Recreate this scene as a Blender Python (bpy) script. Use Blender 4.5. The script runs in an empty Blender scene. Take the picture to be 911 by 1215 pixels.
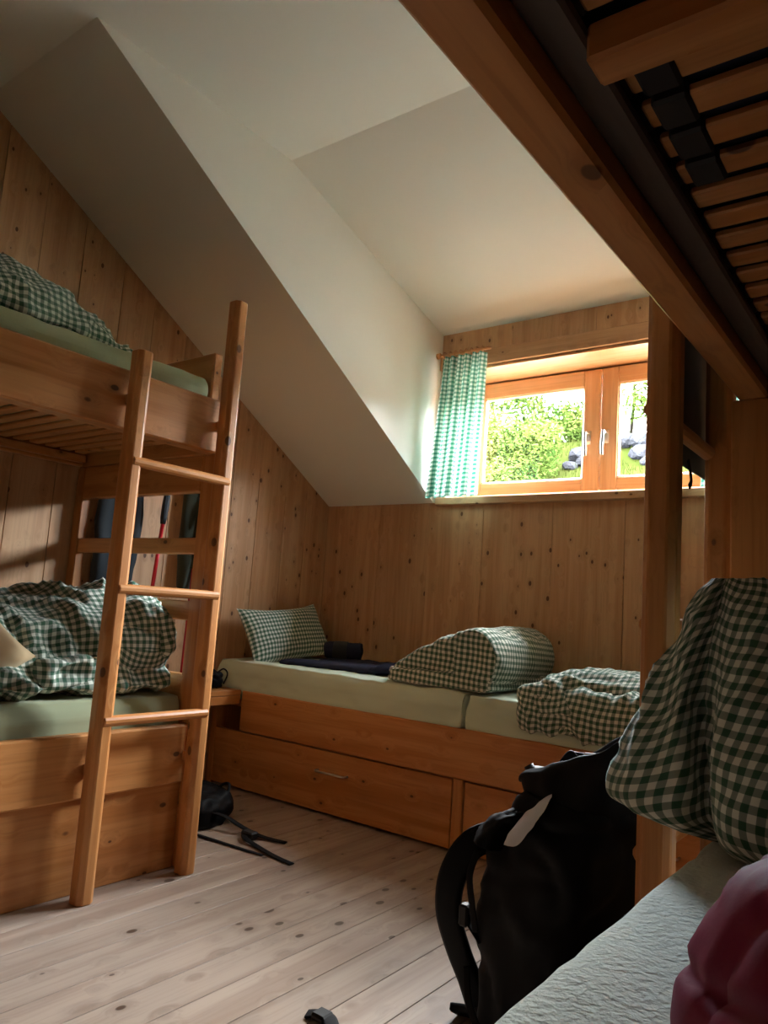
import bpy, bmesh, math, random
import numpy as np
from mathutils import Vector, Matrix, noise as mnoise

random.seed(7)
sc = bpy.context.scene
COL = sc.collection
# ------------------------------------------------------------------ camera
CAM = (3.02444567, -3.4230842, 0.92)
RGT = (0.79973575, 0.59649732, 0.06792408)
UPV = (0.022438, -0.14275932, 0.98950306)
FWD = (-0.59993272, 0.7898169, 0.12755394)
cam = bpy.data.cameras.new('camera')
cam_o = bpy.data.objects.new('camera', cam); COL.objects.link(cam_o)
cam.sensor_fit = 'HORIZONTAL'; cam.sensor_width = 36.0; cam.lens = 36.0 * 889.86 / 911.0
cam.clip_start = 0.02; cam.clip_end = 300
m = Matrix.Identity(4)
for i in range(3):
    m[i][0] = RGT[i]; m[i][1] = UPV[i]; m[i][2] = -FWD[i]; m[i][3] = CAM[i]
cam_o.matrix_world = m
sc.camera = cam_o
# ------------------------------------------------------------------ world
SKY = 215.0
w = bpy.data.worlds.new('sky'); sc.world = w; w.use_nodes = True
nt = w.node_tree; nt.nodes.clear()
tc = nt.nodes.new('ShaderNodeTexCoord')
nz = nt.nodes.new('ShaderNodeTexNoise'); nz.inputs['Scale'].default_value = 2.2; nz.inputs['Detail'].default_value = 5
nt.links.new(tc.outputs['Generated'], nz.inputs['Vector'])
rp = nt.nodes.new('ShaderNodeValToRGB')
rp.color_ramp.elements[0].position = .35; rp.color_ramp.elements[0].color = (.62, .80, 1.0, 1)
rp.color_ramp.elements[1].position = .62; rp.color_ramp.elements[1].color = (1.0, 1.0, .98, 1)
nt.links.new(nz.outputs['Fac'], rp.inputs['Fac'])
bg = nt.nodes.new('ShaderNodeBackground'); bg.inputs['Strength'].default_value = SKY
nt.links.new(rp.outputs['Color'], bg.inputs['Color'])
ow = nt.nodes.new('ShaderNodeOutputWorld'); nt.links.new(bg.outputs[0], ow.inputs['Surface'])
# portal in the window opening (guides the sampling of the sky, emits nothing)
pl = bpy.data.lights.new('window_portal', 'AREA'); pl.shape = 'RECTANGLE'; pl.size = 1.62; pl.size_y = .72
pl.cycles.is_portal = True
po = bpy.data.objects.new('window_portal', pl); COL.objects.link(po)
po.location = (1.64, .36, 1.9); po.rotation_euler = (-math.pi / 2, 0, 0)
# ------------------------------------------------------------------ colour management
vs = sc.view_settings
sc.display_settings.display_device = 'sRGB'
vs.view_transform = 'Standard'; vs.look = 'None'; vs.gamma = 1.0; vs.use_curve_mapping = False
vs.exposure = 0.0

# ------------------------------------------------------------------ material helpers
class NT:
    def __init__(s, name):
        s.m = bpy.data.materials.new(name); s.m.use_nodes = True
        s.t = s.m.node_tree; s.t.nodes.clear()
        s.out = s.t.nodes.new('ShaderNodeOutputMaterial')
    def n(s, typ, **kw):
        nd = s.t.nodes.new('ShaderNode' + typ)
        for k, v in kw.items():
            if k.startswith('_'): nd.inputs[k[1:].replace('_', ' ')].default_value = v
            else: setattr(nd, k, v)
        return nd
    def l(s, a, b): s.t.links.new(a, b)
    def math(s, op, a, b=None, clamp=False):
        nd = s.n('Math', operation=op, use_clamp=clamp)
        for i, x in enumerate((a, b)):
            if x is None: continue
            if isinstance(x, (int, float)): nd.inputs[i].default_value = x
            else: s.l(x, nd.inputs[i])
        return nd.outputs[0]
    def vmath(s, op, a, b):
        nd = s.n('VectorMath', operation=op)
        for i, x in enumerate((a, b)):
            if isinstance(x, tuple): nd.inputs[i].default_value = x
            else: s.l(x, nd.inputs[i])
        return nd.outputs[0]
    def mix(s, f, a, b, blend='MIX'):
        nd = s.n('MixRGB', blend_type=blend)
        for i, x in enumerate((f, a, b)):
            if isinstance(x, (int, float)): nd.inputs[i].default_value = x
            elif isinstance(x, tuple): nd.inputs[i].default_value = (*x[:3], 1)
            else: s.l(x, nd.inputs[i])
        return nd.outputs[0]
    def smooth(s, x, lo, hi, a=0., b=1.):
        nd = s.n('MapRange', interpolation_type='SMOOTHSTEP')
        s.l(x, nd.inputs[0])
        for i, v in ((1, lo), (2, hi), (3, a), (4, b)): nd.inputs[i].default_value = v
        return nd.outputs[0]
    def bsdf(s, color=None, rough=.5, spec=.5, **kw):
        b = s.n('BsdfPrincipled')
        if isinstance(color, tuple): b.inputs['Base Color'].default_value = (*color[:3], 1)
        elif color is not None: s.l(color, b.inputs['Base Color'])
        b.inputs['Roughness'].default_value = rough
        b.inputs['Specular IOR Level'].default_value = spec
        for k, v in kw.items(): b.inputs[k.replace('_', ' ')].default_value = v
        s.l(b.outputs[0], s.out.inputs[0]); s.b = b
        return b
    def bump(s, h, strength=.3, dist=.002):
        nd = s.n('Bump', _Strength=strength, _Distance=dist)
        s.l(h, nd.inputs['Height']); s.l(nd.outputs[0], s.b.inputs['Normal'])

def wood(name, light, dark, axis, knot=(.085, .030, .010), rough=.5, kscale=9.0, krad=.13, keep=.6, tone=.12, spec=.35):
    t = NT(name)
    co = t.n('TexCoord').outputs['Object']
    oi = t.n('ObjectInfo').outputs['Random']
    r1 = t.math('MULTIPLY', oi, 37.7); r2 = t.math('MULTIPLY', oi, 91.3)
    cx = t.n('CombineXYZ'); t.l(r1, cx.inputs[0]); t.l(r2, cx.inputs[1]); t.l(r1, cx.inputs[2])
    co = t.vmath('ADD', co, cx.outputs[0])
    ks = [kscale] * 3; ks['XYZ'.index(axis)] = kscale * .62
    kv = t.vmath('MULTIPLY', co, tuple(ks))
    vo = t.n('TexVoronoi', _Scale=1.0); t.l(kv, vo.inputs['Vector'])
    sp = t.n('SeparateColor'); t.l(vo.outputs['Color'], sp.inputs[0])
    on = t.math('LESS_THAN', sp.outputs[0], keep)
    rad = t.math('MULTIPLY', t.math('ADD', sp.outputs[1], .35), krad)
    q = t.math('DIVIDE', vo.outputs['Distance'], rad)
    kn = t.math('MULTIPLY', t.smooth(q, 1.0, .72), on)
    halo = t.math('MULTIPLY', t.smooth(q, 3.2, .9), on)
    bend = t.math('MULTIPLY', t.smooth(vo.outputs['Distance'], .5, 0.0), t.math('MULTIPLY', on, .03))
    cb = t.n('CombineXYZ')
    for i in range(3): t.l(bend, cb.inputs[i])
    co2 = t.vmath('ADD', co, cb.outputs[0])
    gs = [20.] * 3; gs['XYZ'.index(axis)] = .9
    g1 = t.n('TexNoise', _Scale=1.0, _Detail=3.0, _Roughness=.55, _Distortion=.25)
    t.l(t.vmath('MULTIPLY', co2, tuple(gs)), g1.inputs['Vector'])
    gs2 = [110.] * 3; gs2['XYZ'.index(axis)] = 4.
    g2 = t.n('TexNoise', _Scale=1.0, _Detail=2.0)
    t.l(t.vmath('MULTIPLY', co2, tuple(gs2)), g2.inputs['Vector'])
    st = t.smooth(g1.outputs['Fac'], .38, .68)
    c = t.mix(st, light, dark)
    c = t.mix(t.math('MULTIPLY', t.smooth(g2.outputs['Fac'], .45, .75), .30), c, tuple(x * .62 for x in dark))
    lo = t.n('TexNoise', _Scale=1.3, _Detail=1.0); t.l(co, lo.inputs['Vector'])
    hv = t.n('HueSaturation')
    val = t.math('ADD', t.math('MULTIPLY', oi, tone), t.math('ADD', t.math('MULTIPLY', lo.outputs['Fac'], .18), 1 - tone / 2 - .09))
    t.l(val, hv.inputs['Value']); t.l(c, hv.inputs['Color'])
    c = t.mix(t.math('MULTIPLY', halo, .28), hv.outputs['Color'], tuple(x * .55 for x in dark))
    c = t.mix(t.math('MULTIPLY', kn, .9), c, knot)
    t.bsdf(c, rough, spec)
    t.bump(g1.outputs['Fac'], .12, .002)
    return t.m

def wood_set(name, *a, **k): return {ax: wood(name + '_' + ax, *a, ax, **k) for ax in 'XYZ'}
W_BED = wood_set('bed_spruce', (.54, .245, .082), (.42, .160, .043), rough=.4, kscale=12.5, keep=.7)
W_WALL = wood_set('wall_spruce', (.53, .315, .165), (.435, .235, .11), rough=.55, keep=.9, kscale=17., krad=.13)
W_FLOOR = wood_set('floor_spruce', (.41, .325, .26), (.315, .232, .178), rough=.42, keep=.9, kscale=14.5, krad=.16, tone=.2, spec=.5, knot=(.055, .026, .013))
M_DARKW = wood_set('dark_spruce', (.10, .075, .06), (.07, .05, .04), rough=.6)
W_WIN = wood_set('window_larch', (.70, .41, .22), (.62, .33, .155), rough=.4, keep=.12)

def plain(name, color, rough=.6, spec=.4, bump=None, **kw):
    t = NT(name); t.bsdf(color, rough, spec, **kw)
    if bump:
        co = t.n('TexCoord').outputs['Object']
        nz = t.n('TexNoise', _Scale=bump[0], _Detail=3.0); t.l(co, nz.inputs['Vector']); t.bump(nz.outputs['Fac'], bump[1], bump[2])
    return t.m

def plaster(name, color):
    t = NT(name); co = t.n('TexCoord').outputs['Object']
    n1 = t.n('TexNoise', _Scale=2.0, _Detail=3.0); t.l(co, n1.inputs['Vector'])
    c = t.mix(t.math('MULTIPLY', n1.outputs['Fac'], .12), color, tuple(x * .85 for x in color))
    t.bsdf(c, .9, .2)
    n2 = t.n('TexNoise', _Scale=160.0, _Detail=2.0); t.l(co, n2.inputs['Vector']); t.bump(n2.outputs['Fac'], .12, .001)
    return t.m
M_PLASTER = plaster('plaster', (.80, .79, .715))

def gingham(name, green, cream, pitch=.0235, trans=0.0, rough=.85):
    t = NT(name)
    uv = t.n('TexCoord').outputs['UV']
    sx = t.n('SeparateXYZ'); t.l(uv, sx.inputs[0])
    def stripe(o):
        f = t.math('FRACT', t.math('DIVIDE', o, pitch))
        return t.smooth(t.math('ABSOLUTE', t.math('SUBTRACT', f, .5)), .235, .265)
    s = t.math('MULTIPLY', t.math('ADD', stripe(sx.outputs[0]), stripe(sx.outputs[1])), .5)
    r = t.n('ValToRGB'); e = r.color_ramp.elements
    e[0].position = 0; e[0].color = (*cream, 1); e[1].position = 1; e[1].color = (*green, 1)
    mid = e.new(.5); mid.color = (*[a * .62 + b * .30 for a, b in zip(green, cream)], 1)
    t.l(s, r.inputs[0])
    wv = t.n('TexNoise', _Scale=900.0, _Detail=1.0); t.l(uv, wv.inputs['Vector'])
    b = t.bsdf(r.outputs[0], rough, .15)
    b.inputs['Sheen Weight'].default_value = .15
    t.bump(wv.outputs['Fac'], .15, .0006)
    if trans:
        tr = t.n('BsdfTranslucent'); t.l(r.outputs[0], tr.inputs[0])
        mx = t.n('MixShader', _Fac=trans); t.l(b.outputs[0], mx.inputs[1]); t.l(tr.outputs[0], mx.inputs[2]); t.l(mx.outputs[0], t.out.inputs[0])
    return t.m
M_GING = gingham('green_gingham', (.035, .105, .062), (.66, .70, .62))
M_CURT = gingham('curtain_gingham', (.03, .20, .13), (.72, .80, .74), trans=.45)

def fabric(name, color, bscale=350., bstr=.25, bdist=.001, rough=.9, sheen=.2, spec=.15, mott=0.):
    t = NT(name); co = t.n('TexCoord').outputs['Object']
    c = color
    if mott:
        n1 = t.n('TexNoise', _Scale=9.0, _Detail=3.0); t.l(co, n1.inputs['Vector'])
        c = t.mix(t.math('MULTIPLY', t.smooth(n1.outputs['Fac'], .35, .7), mott), color, tuple(x * .5 for x in color))
    b = t.bsdf(c, rough, spec); b.inputs['Sheen Weight'].default_value = sheen
    n2 = t.n('TexNoise', _Scale=bscale, _Detail=3.0); t.l(co, n2.inputs['Vector']); t.bump(n2.outputs['Fac'], bstr, bdist)
    return t.m
M_SHEET = fabric('sage_sheet', (.55, .65, .52))
M_SHEET2 = fabric('green_sheet', (.36, .41, .265))
M_TERRY = fabric('pale_terry_sheet', (.60, .65, .58), 130., .8, .006)
M_NAVY = fabric('navy_cloth', (.018, .022, .045), sheen=.0)
M_BLACK = fabric('black_nylon', (.002, .002, .0026), 500., .15, rough=.6, sheen=0., spec=.12)
M_WEB = fabric('black_webbing', (.004, .004, .005), 700., .3, rough=.7, sheen=0.)
M_LINER = fabric('grey_liner', (.66, .67, .72), 120., .3, rough=.45)
M_MAROON = fabric('maroon_nylon', (.20, .012, .055), 260., .15, rough=.6, sheen=.0, spec=.2)
M_TAN = fabric('tan_pillowcase', (.55, .42, .25))
M_OLIVE = fabric('dark_olive_cloth', (.035, .042, .028), mott=.6)
M_SLATE = fabric('slate_cloth', (.022, .028, .032))
M_GREY = fabric('grey_cloth', (.11, .11, .115))
M_BLUEM = fabric('dark_blue_ticking', (.018, .028, .055))
M_RED = plain('red_aluminium', (.42, .012, .02), .3, .5, Metallic=.4)
M_RUB = plain('black_rubber', (.010, .010, .011), .6)
M_STEEL = plain('brushed_steel', (.55, .53, .50), .32, Metallic=1.0)
M_WHITEC = plain('white_card', (.75, .75, .72), .7)

def glass():
    t = NT('window_glass')
    tr = t.n('BsdfTransparent'); gl = t.n('BsdfGlossy'); gl.inputs['Roughness'].default_value = .01
    fr = t.n('Fresnel', _IOR=1.45); mx = t.n('MixShader')
    t.l(t.math('MULTIPLY', fr.outputs[0], .6), mx.inputs[0]); t.l(tr.outputs[0], mx.inputs[1]); t.l(gl.outputs[0], mx.inputs[2]); t.l(mx.outputs[0], t.out.inputs[0])
    return t.m
M_GLASS = glass()

# ------------------------------------------------------------------ object helpers
def link(o, parent=None):
    COL.objects.link(o)
    if parent is not None:
        o.parent = parent
    return o
def mesh_obj(name, verts, faces, mat, parent=None, origin=None, smooth=False, uv=None):
    """verts in world metres; object origin at 'origin' (default bbox centre), parents are unrotated empties / meshes"""
    v = np.asarray(verts, float)
    if origin is None: origin = (v.min(0) + v.max(0)) / 2
    origin = np.asarray(origin, float)
    me = bpy.data.meshes.new(name); me.from_pydata((v - origin).tolist(), [], faces); me.update()
    if smooth: me.polygons.foreach_set('use_smooth', [True] * len(me.polygons))
    if uv is not None:
        ly = me.uv_layers.new(name='uv')
        arr = np.asarray(uv, float)
        li = np.zeros(len(me.loops), int); me.loops.foreach_get('vertex_index', li)
        ly.data.foreach_set('uv', arr[li].ravel())
    if mat: me.materials.append(mat)
    o = bpy.data.objects.new(name, me)
    link(o, parent)
    o.location = Vector(origin) - (wloc(parent) if parent else Vector((0, 0, 0)))
    return o
def wloc(o):
    p = Vector((0, 0, 0))
    while o is not None:
        p = p + o.location; o = o.parent
    return p
def tag(o, label=None, cat=None, group=None, kind=None):
    if label: o['label'] = label
    if cat: o['category'] = cat
    if group: o['group'] = group
    if kind: o['kind'] = kind
    return o
def thing(name, loc, label, cat, group=None):
    o = bpy.data.objects.new(name, None); o.empty_display_size = .1
    COL.objects.link(o); o.location = loc
    return tag(o, label, cat, group)
def bevel_bm(bm, r, seg=1):
    if r > 0: bmesh.ops.bevel(bm, geom=list(bm.edges), offset=r, segments=seg, profile=.5, affect='EDGES')
def from_bm(name, bm, mat, parent=None, origin=None, smooth=False):
    bm.normal_update()
    vs_ = [v.co[:] for v in bm.verts]; bm.verts.index_update()
    fs = [[v.index for v in f.verts] for f in bm.faces]; bm.free()
    return mesh_obj(name, vs_, fs, mat, parent, origin, smooth)
def box(name, lo, hi, mat, parent=None, r=.003, seg=1, smooth=False):
    bm = bmesh.new()
    lo = np.array(lo, float); hi = np.array(hi, float)
    bmesh.ops.create_cube(bm, size=1.0)
    for v in bm.verts: v.co = Vector((lo + hi) / 2 + np.array(v.co[:]) * (hi - lo))
    bevel_bm(bm, r, seg)
    return from_bm(name, bm, mat, parent, smooth=smooth)
def prism(name, poly, axis, a, b, mat, parent=None, r=0.0):
    """poly: 2-D outline in the two other axes (order xyz without axis), extruded along axis from a to b"""
    ax = 'xyz'.index(axis); oth = [i for i in range(3) if i != ax]
    V = []
    for t_ in (a, b):
        for p in poly:
            c = [0, 0, 0]; c[oth[0]] = p[0]; c[oth[1]] = p[1]; c[ax] = t_; V.append(c)
    n = len(poly)
    F = [list(range(n))[::-1], list(range(n, 2 * n))] + [[i, (i + 1) % n, n + (i + 1) % n, n + i] for i in range(n)]
    bm = bmesh.new(); bv = [bm.verts.new(c) for c in V]
    for f in F: bm.faces.new([bv[i] for i in f])
    bmesh.ops.recalc_face_normals(bm, faces=bm.faces)
    bevel_bm(bm, r)
    return from_bm(name, bm, mat, parent)
def tube_geo(pts, rad, n=10, flat=None):
    """swept tube along pts; rad scalar/list; flat=(w,t,up) makes a ribbon of width w thickness t"""
    pts = [Vector(p) for p in pts]; V = []; F = []
    N = len(pts)
    for i, p in enumerate(pts):
        d = (pts[min(i + 1, N - 1)] - pts[max(i - 1, 0)]).normalized()
        up = Vector(flat[2]) if flat else (Vector((0, 0, 1)) if abs(d.z) < .9 else Vector((1, 0, 0)))
        s = d.cross(up).normalized(); u = s.cross(d).normalized()
        r = rad[i] if isinstance(rad, (list, tuple)) else rad
        for k in range(n):
            a = 2 * math.pi * (k + .5) / n
            if flat:
                ca, sa = math.cos(a), math.sin(a)
                x = math.copysign(abs(ca) ** .4, ca) * flat[0] / 2; y = math.copysign(abs(sa) ** .4, sa) * flat[1] / 2
            else: x, y = r * math.cos(a), r * math.sin(a)
            V.append(p + s * x + u * y)
    for i in range(N - 1):
        for k in range(n):
            F.append([i * n + k, i * n + (k + 1) % n, (i + 1) * n + (k + 1) % n, (i + 1) * n + k])
    F.append(list(range(n))[::-1]); F.append([(N - 1) * n + k for k in range(n)])
    return [v[:] for v in V], F
def spline(pts, per=8):
    P = np.array(pts, float); n = len(P)
    if n < 3: return [tuple(p) for p in P]
    out = []
    for i in range(n - 1):
        p0 = P[max(i - 1, 0)]; p1 = P[i]; p2 = P[i + 1]; p3 = P[min(i + 2, n - 1)]
        for k in range(per):
            t = k / per
            out.append(.5 * ((2 * p1) + (-p0 + p2) * t + (2 * p0 - 5 * p1 + 4 * p2 - p3) * t * t + (-p0 + 3 * p1 - 3 * p2 + p3) * t ** 3))
    out.append(P[-1])
    return [tuple(p) for p in out]
def tube(name, pts, rad, mat, parent=None, n=10, flat=None, smooth=True, per=0):
    if per: pts = spline(pts, per)
    V, F = tube_geo(pts, rad, n, flat)
    return mesh_obj(name, V, F, mat, parent, smooth=smooth)
def merge(geos):
    V = []; F = []
    for v, f in geos:
        o = len(V); V += list(v); F += [[i + o for i in x] for x in f]
    return V, F
def cr_resample(C, n, closed):
    """C: (k, m, 3) control rows -> n samples along axis 0, Catmull-Rom"""
    C = np.asarray(C, float); k = len(C); out = []
    T = np.linspace(0, k if closed else k - 1, n, endpoint=not closed)
    for t in T:
        i = int(min(math.floor(t), (k - 1) if closed else (k - 2))); f = t - i
        g = (lambda j: C[j % k]) if closed else (lambda j: C[min(max(j, 0), k - 1)])
        p0, p1, p2, p3 = g(i - 1), g(i), g(i + 1), g(i + 2)
        out.append(.5 * ((2 * p1) + (-p0 + p2) * f + (2 * p0 - 5 * p1 + 4 * p2 - p3) * f * f + (-p0 + 3 * p1 - 3 * p2 + p3) * f ** 3))
    return np.array(out)
def fold(p, amp, freq, seed=0., warp=.5, sharp=1.0):
    q = Vector(p) * freq + Vector((seed, seed * 1.7, -seed))
    h = q * .7
    wv = Vector((mnoise.noise(h), mnoise.noise(h + Vector((31.4, 7.7, -12.3))), mnoise.noise(h + Vector((-17.9, 43.1, 5.2))))) * warp
    n = mnoise.noise(q + wv)
    return amp * (1 - 2.4 * abs(n) ** sharp)
def loft_geo(rows, nu, nv, closed=True, disp=None, caps=True, keep_z=None):
    """rows: list of control polylines (same length). Returns V,F,UV(metres)"""
    A = cr_resample(np.asarray(rows, float), nv, False)          # nv x k x 3
    G = np.array([cr_resample(a[:, None, :], nu, closed)[:, 0] for a in A])   # nv x nu x 3
    # uv by arc length
    du = np.linalg.norm(np.roll(G, -1, 1) - G, axis=2)
    ul = np.cumsum(du, 1) - du
    mu = ul[nv // 2] if nv > 2 else ul[0]
    U = .5 * ul + .5 * mu[None]
    dv = np.linalg.norm(np.diff(G, axis=0), axis=2)
    vl = np.vstack([np.zeros((1, nu)), np.cumsum(dv, 0)])
    Vv = .5 * vl + .5 * vl.mean(1, keepdims=True)
    if disp:
        if closed: gu = np.roll(G, -1, 1) - np.roll(G, 1, 1)
        else: gu = np.gradient(G, axis=1)
        gv = np.gradient(G, axis=0)
        N = np.cross(gu, gv); ln = np.linalg.norm(N, axis=2, keepdims=True); N = N / np.maximum(ln, 1e-9)
        D = np.array([[disp(G[j, i], U[j, i], Vv[j, i]) for i in range(nu)] for j in range(nv)])
        G2 = G + N * D[..., None]
        G = G2
    if keep_z is not None: G[..., 2] = np.maximum(G[..., 2], keep_z)
    V = G.reshape(-1, 3); UV = np.stack([U, Vv], -1).reshape(-1, 2)
    F = []
    for j in range(nv - 1):
        for i in range(nu if closed else nu - 1):
            a = j * nu + i; b = j * nu + (i + 1) % nu
            if closed and i == nu - 1: pass
            F.append([a, b, b + nu, a + nu])
    if closed:  # duplicate the seam column so that the UVs do not fold back
        V = list(map(tuple, V)); UV = list(map(tuple, UV))
        seam = []
        for j in range(nv):
            seam.append(len(V)); V.append(V[j * nu]); UV.append((U[j, nu - 1] + du[j, nu - 1], Vv[j, 0]))
        F = []
        for j in range(nv - 1):
            for i in range(nu):
                a = j * nu + i
                if i < nu - 1: b, c = a + 1, a + 1 + nu
                else: b, c = seam[j], seam[j + 1]
                F.append([a, b, c, a + nu])
        if caps:
            for j, rev in ((0, True), (nv - 1, False)):
                ring = [j * nu + i for i in range(nu)]
                c = len(V); V.append(tuple(np.mean([V[i] for i in ring], 0))); UV.append(UV[ring[0]])
                for i in range(nu):
                    f = [ring[i], ring[(i + 1) % nu], c]
                    F.append(f[::-1] if rev else f)
    return list(map(tuple, V)), F, list(map(tuple, UV))
def fix_normals(V, F):
    bm = bmesh.new(); bv = [bm.verts.new(v) for v in V]
    for f in F:
        try: bm.faces.new([bv[i] for i in f])
        except ValueError: pass
    bmesh.ops.recalc_face_normals(bm, faces=bm.faces)
    bm.verts.index_update(); out = [[v.index for v in f.verts] for f in bm.faces]; bm.free()
    return out
def loft(name, rows, mat, parent=None, nu=48, nv=48, closed=True, disp=None, caps=True, keep_z=None):
    V, F, UV = loft_geo(rows, nu, nv, closed, disp, caps, keep_z)
    return mesh_obj(name, V, F, mat, parent, smooth=True, uv=UV)
def box_uv(o, rot=.0):
    """uv in metres from the dominant direction of each face"""
    me = o.data; ly = me.uv_layers[0]; co = [v.co for v in me.vertices]
    c_, s_ = math.cos(rot), math.sin(rot)
    for f in me.polygons:
        n = f.normal; k = max(range(3), key=lambda i: abs(n[i]) * (1.25 if i == 2 else 1))
        for li in f.loop_indices:
            p = co[me.loops[li].vertex_index]
            q = (p.y, p.z) if k == 0 else ((p.x, p.z) if k == 1 else (p.x, p.y))
            ly.data[li].uv = (q[0] * c_ - q[1] * s_, q[0] * s_ + q[1] * c_)
    return o
def lofts(name, parts, mat, parent=None):
    """several loft patches in one mesh (layers of one folded cloth)"""
    V = []; F = []; UV = []
    for g in parts:
        o = len(V); V += g[0]; F += [[i + o for i in f] for f in g[1]]; UV += g[2]
    return mesh_obj(name, V, F, mat, parent, smooth=True, uv=UV)
def rrect(a0, a1, b0, b1, r, k=3):
    """rounded rectangle outline"""
    out = []
    for cx, cy, s in ((a1 - r, b1 - r, 0), (a0 + r, b1 - r, 90), (a0 + r, b0 + r, 180), (a1 - r, b0 + r, 270)):
        for i in range(k + 1):
            t = math.radians(s + 90 * i / k); out.append((cx + r * math.cos(t), cy + r * math.sin(t)))
    return out

# ================================================================== THE ROOM
HK = 1.515; TA = .5915; HC = 2.838; YA = -2.2357; YK = -1.286; ZT = 2.475
XR = 3.56; YR = -4.7; DX0 = .762; DX1 = 2.53
def slope_z(y): return min(HK - TA * y, HC)
def struct(o): return tag(o, kind='structure')

# floor
fl = struct(box('floor', (-.3, YR - .3, -.22), (XR + .3, .4, -.022), W_FLOOR['Y'], r=0))
x = 0.0; i = 0
while x < XR - .01:
    x1 = min(x + .1245, XR)
    box('plank', (x + .0011, YR, -.022), (x1 - .0011, 0, 0), W_FLOOR['Y'], fl, r=.0007)
    x = x1
# left wall with vertical boards
wl = struct(box('wall_left', (-.3, YR - .3, -.022), (-.014, .4, HC + .2), W_WALL['Z'], r=0))
y = 0.0; k = 0
wid = [.20, .18, .21, .19, .185, .205]
while y > YR + .02:
    y1 = max(y - wid[k % 6], YR); k += 1
    a, b = y1 + .0012, y - .0012
    poly = [(a, 0), (b, 0), (b, slope_z(b) + .01)]
    if a < YA < b: poly.append((YA, HC + .01))
    poly.append((a, slope_z(a) + .01))
    prism('board', poly, 'x', -.014, 0, W_WALL['Z'], wl, r=.0015)
    y = y1
wr = struct(box('wall_right', (XR + .014, YR - .3, -.022), (XR + .3, .4, HC + .2), W_WALL['Z'], r=0))
y = 0.0
while y > YR + .02:
    y1 = max(y - wid[k % 6], YR); k += 1
    a, b = y1 + .0012, y - .0012
    poly = [(a, 0), (b, 0), (b, slope_z(b) + .01)]
    if a < YA < b: poly.append((YA, HC + .01))
    poly.append((a, slope_z(a) + .01))
    prism('board', poly, 'x', XR, XR + .014, W_WALL['Z'], wr, r=.0015)
    y = y1
wf = struct(box('wall_front', (-.014, YR - .3, -.022), (XR + .014, YR - .014, HC + .2), W_WALL['Z'], r=0))
x = 0.0
while x < XR - .02:
    x1 = min(x + .2, XR)
    box('board', (x + .001, YR - .014, 0), (x1 - .001, YR, HC), W_WALL['Z'], wf, r=.0015); x = x1
# back wall: knee wall with wide boards, opening for the window above
WX0, WX1, WZ0, WZ1 = .82, 2.46, 1.535, 2.258       # reveal opening
bm_parts = [((-.014, .014, -.022), (XR + .014, .34, 1.49)), ((-.014, .014, 1.49), (WX0, .34, ZT + .2)), ((WX1, .014, 1.49), (XR + .014, .34, ZT + .2)), ((WX0, .014, WZ1), (WX1, .34, ZT + .2))]
G = []
for lo, hi in bm_parts:
    V = [(lo[0] if a == 0 else hi[0], lo[1] if b == 0 else hi[1], lo[2] if c == 0 else hi[2]) for a in (0, 1) for b in (0, 1) for c in (0, 1)]
    G.append((V, [[0, 1, 3, 2], [4, 6, 7, 5], [0, 4, 5, 1], [2, 3, 7, 6], [0, 2, 6, 4], [1, 5, 7, 3]]))
V, F = merge(G)
wb = struct(mesh_obj('wall_back', V, F, W_WALL['Z']))
xs = [0, .40, .74, 1.08, 1.47, 1.83, 2.2, 2.55, 2.9, 3.25, XR]
for a, b in zip(xs, xs[1:]): box('board', (a + .0008, 0, 0), (b - .0008, .014, HK - .002), W_WALL['Z'], wb, r=.0012)
xs = [DX0, 1.2, 1.66, 2.1, DX1]
for a, b in zip(xs, xs[1:]): box('board', (a + .0006, 0, 2.30), (b - .0006, .014, ZT + .01), W_WALL['Z'], wb, r=.0012)
box('board', (DX0, 0, HK + .03), (WX0, .014, 2.299), W_WALL['Z'], wb, r=.0012)
box('board', (WX1, 0, HK + .03), (DX1, .014, 2.299), W_WALL['Z'], wb, r=.0012)
# ceilings: solid slabs so that no sky leaks in
T = .25
struct(prism('ceiling', [(YR - .3, HC), (YK, HC), (YK, HC + T), (YR - .3, HC + T)], 'x', -.3, XR + .3, M_PLASTER))
def slope_poly(): return [(.4, HK - TA * .4 + .0), (YA, HC), (YA, HC + T), (.4, HK - TA * .4 + T)]
struct(prism('ceiling_slope_left', [(0, HK), (YA, HC), (YA + .02, HC + T), (.4, HK + .3)], 'x', -.3, DX0, M_PLASTER))
struct(prism('ceiling_slope_right', [(0, HK), (YA, HC), (YA + .02, HC + T), (.4, HK + .3)], 'x', DX1, XR + .3, M_PLASTER))
struct(prism('ceiling_dormer', [(.35, ZT - .1), (0, ZT), (YK, HC), (YK, HC + T), (.35, HC + T)], 'x', DX0 - .2, DX1 + .2, M_PLASTER))
# dormer cheeks: triangle between slope and dormer ceiling
cheek = [(.014, HK + .002), (YA + .004, HC - .0005), (YK, HC + .001), (.014, ZT + .003)]
struct(prism('wall_dormer_left', cheek, 'x', DX0 - .18, DX0 - .0005, M_PLASTER))
struct(prism('wall_dormer_right', cheek, 'x', DX1 + .0005, DX1 + .18, M_PLASTER))
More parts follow.
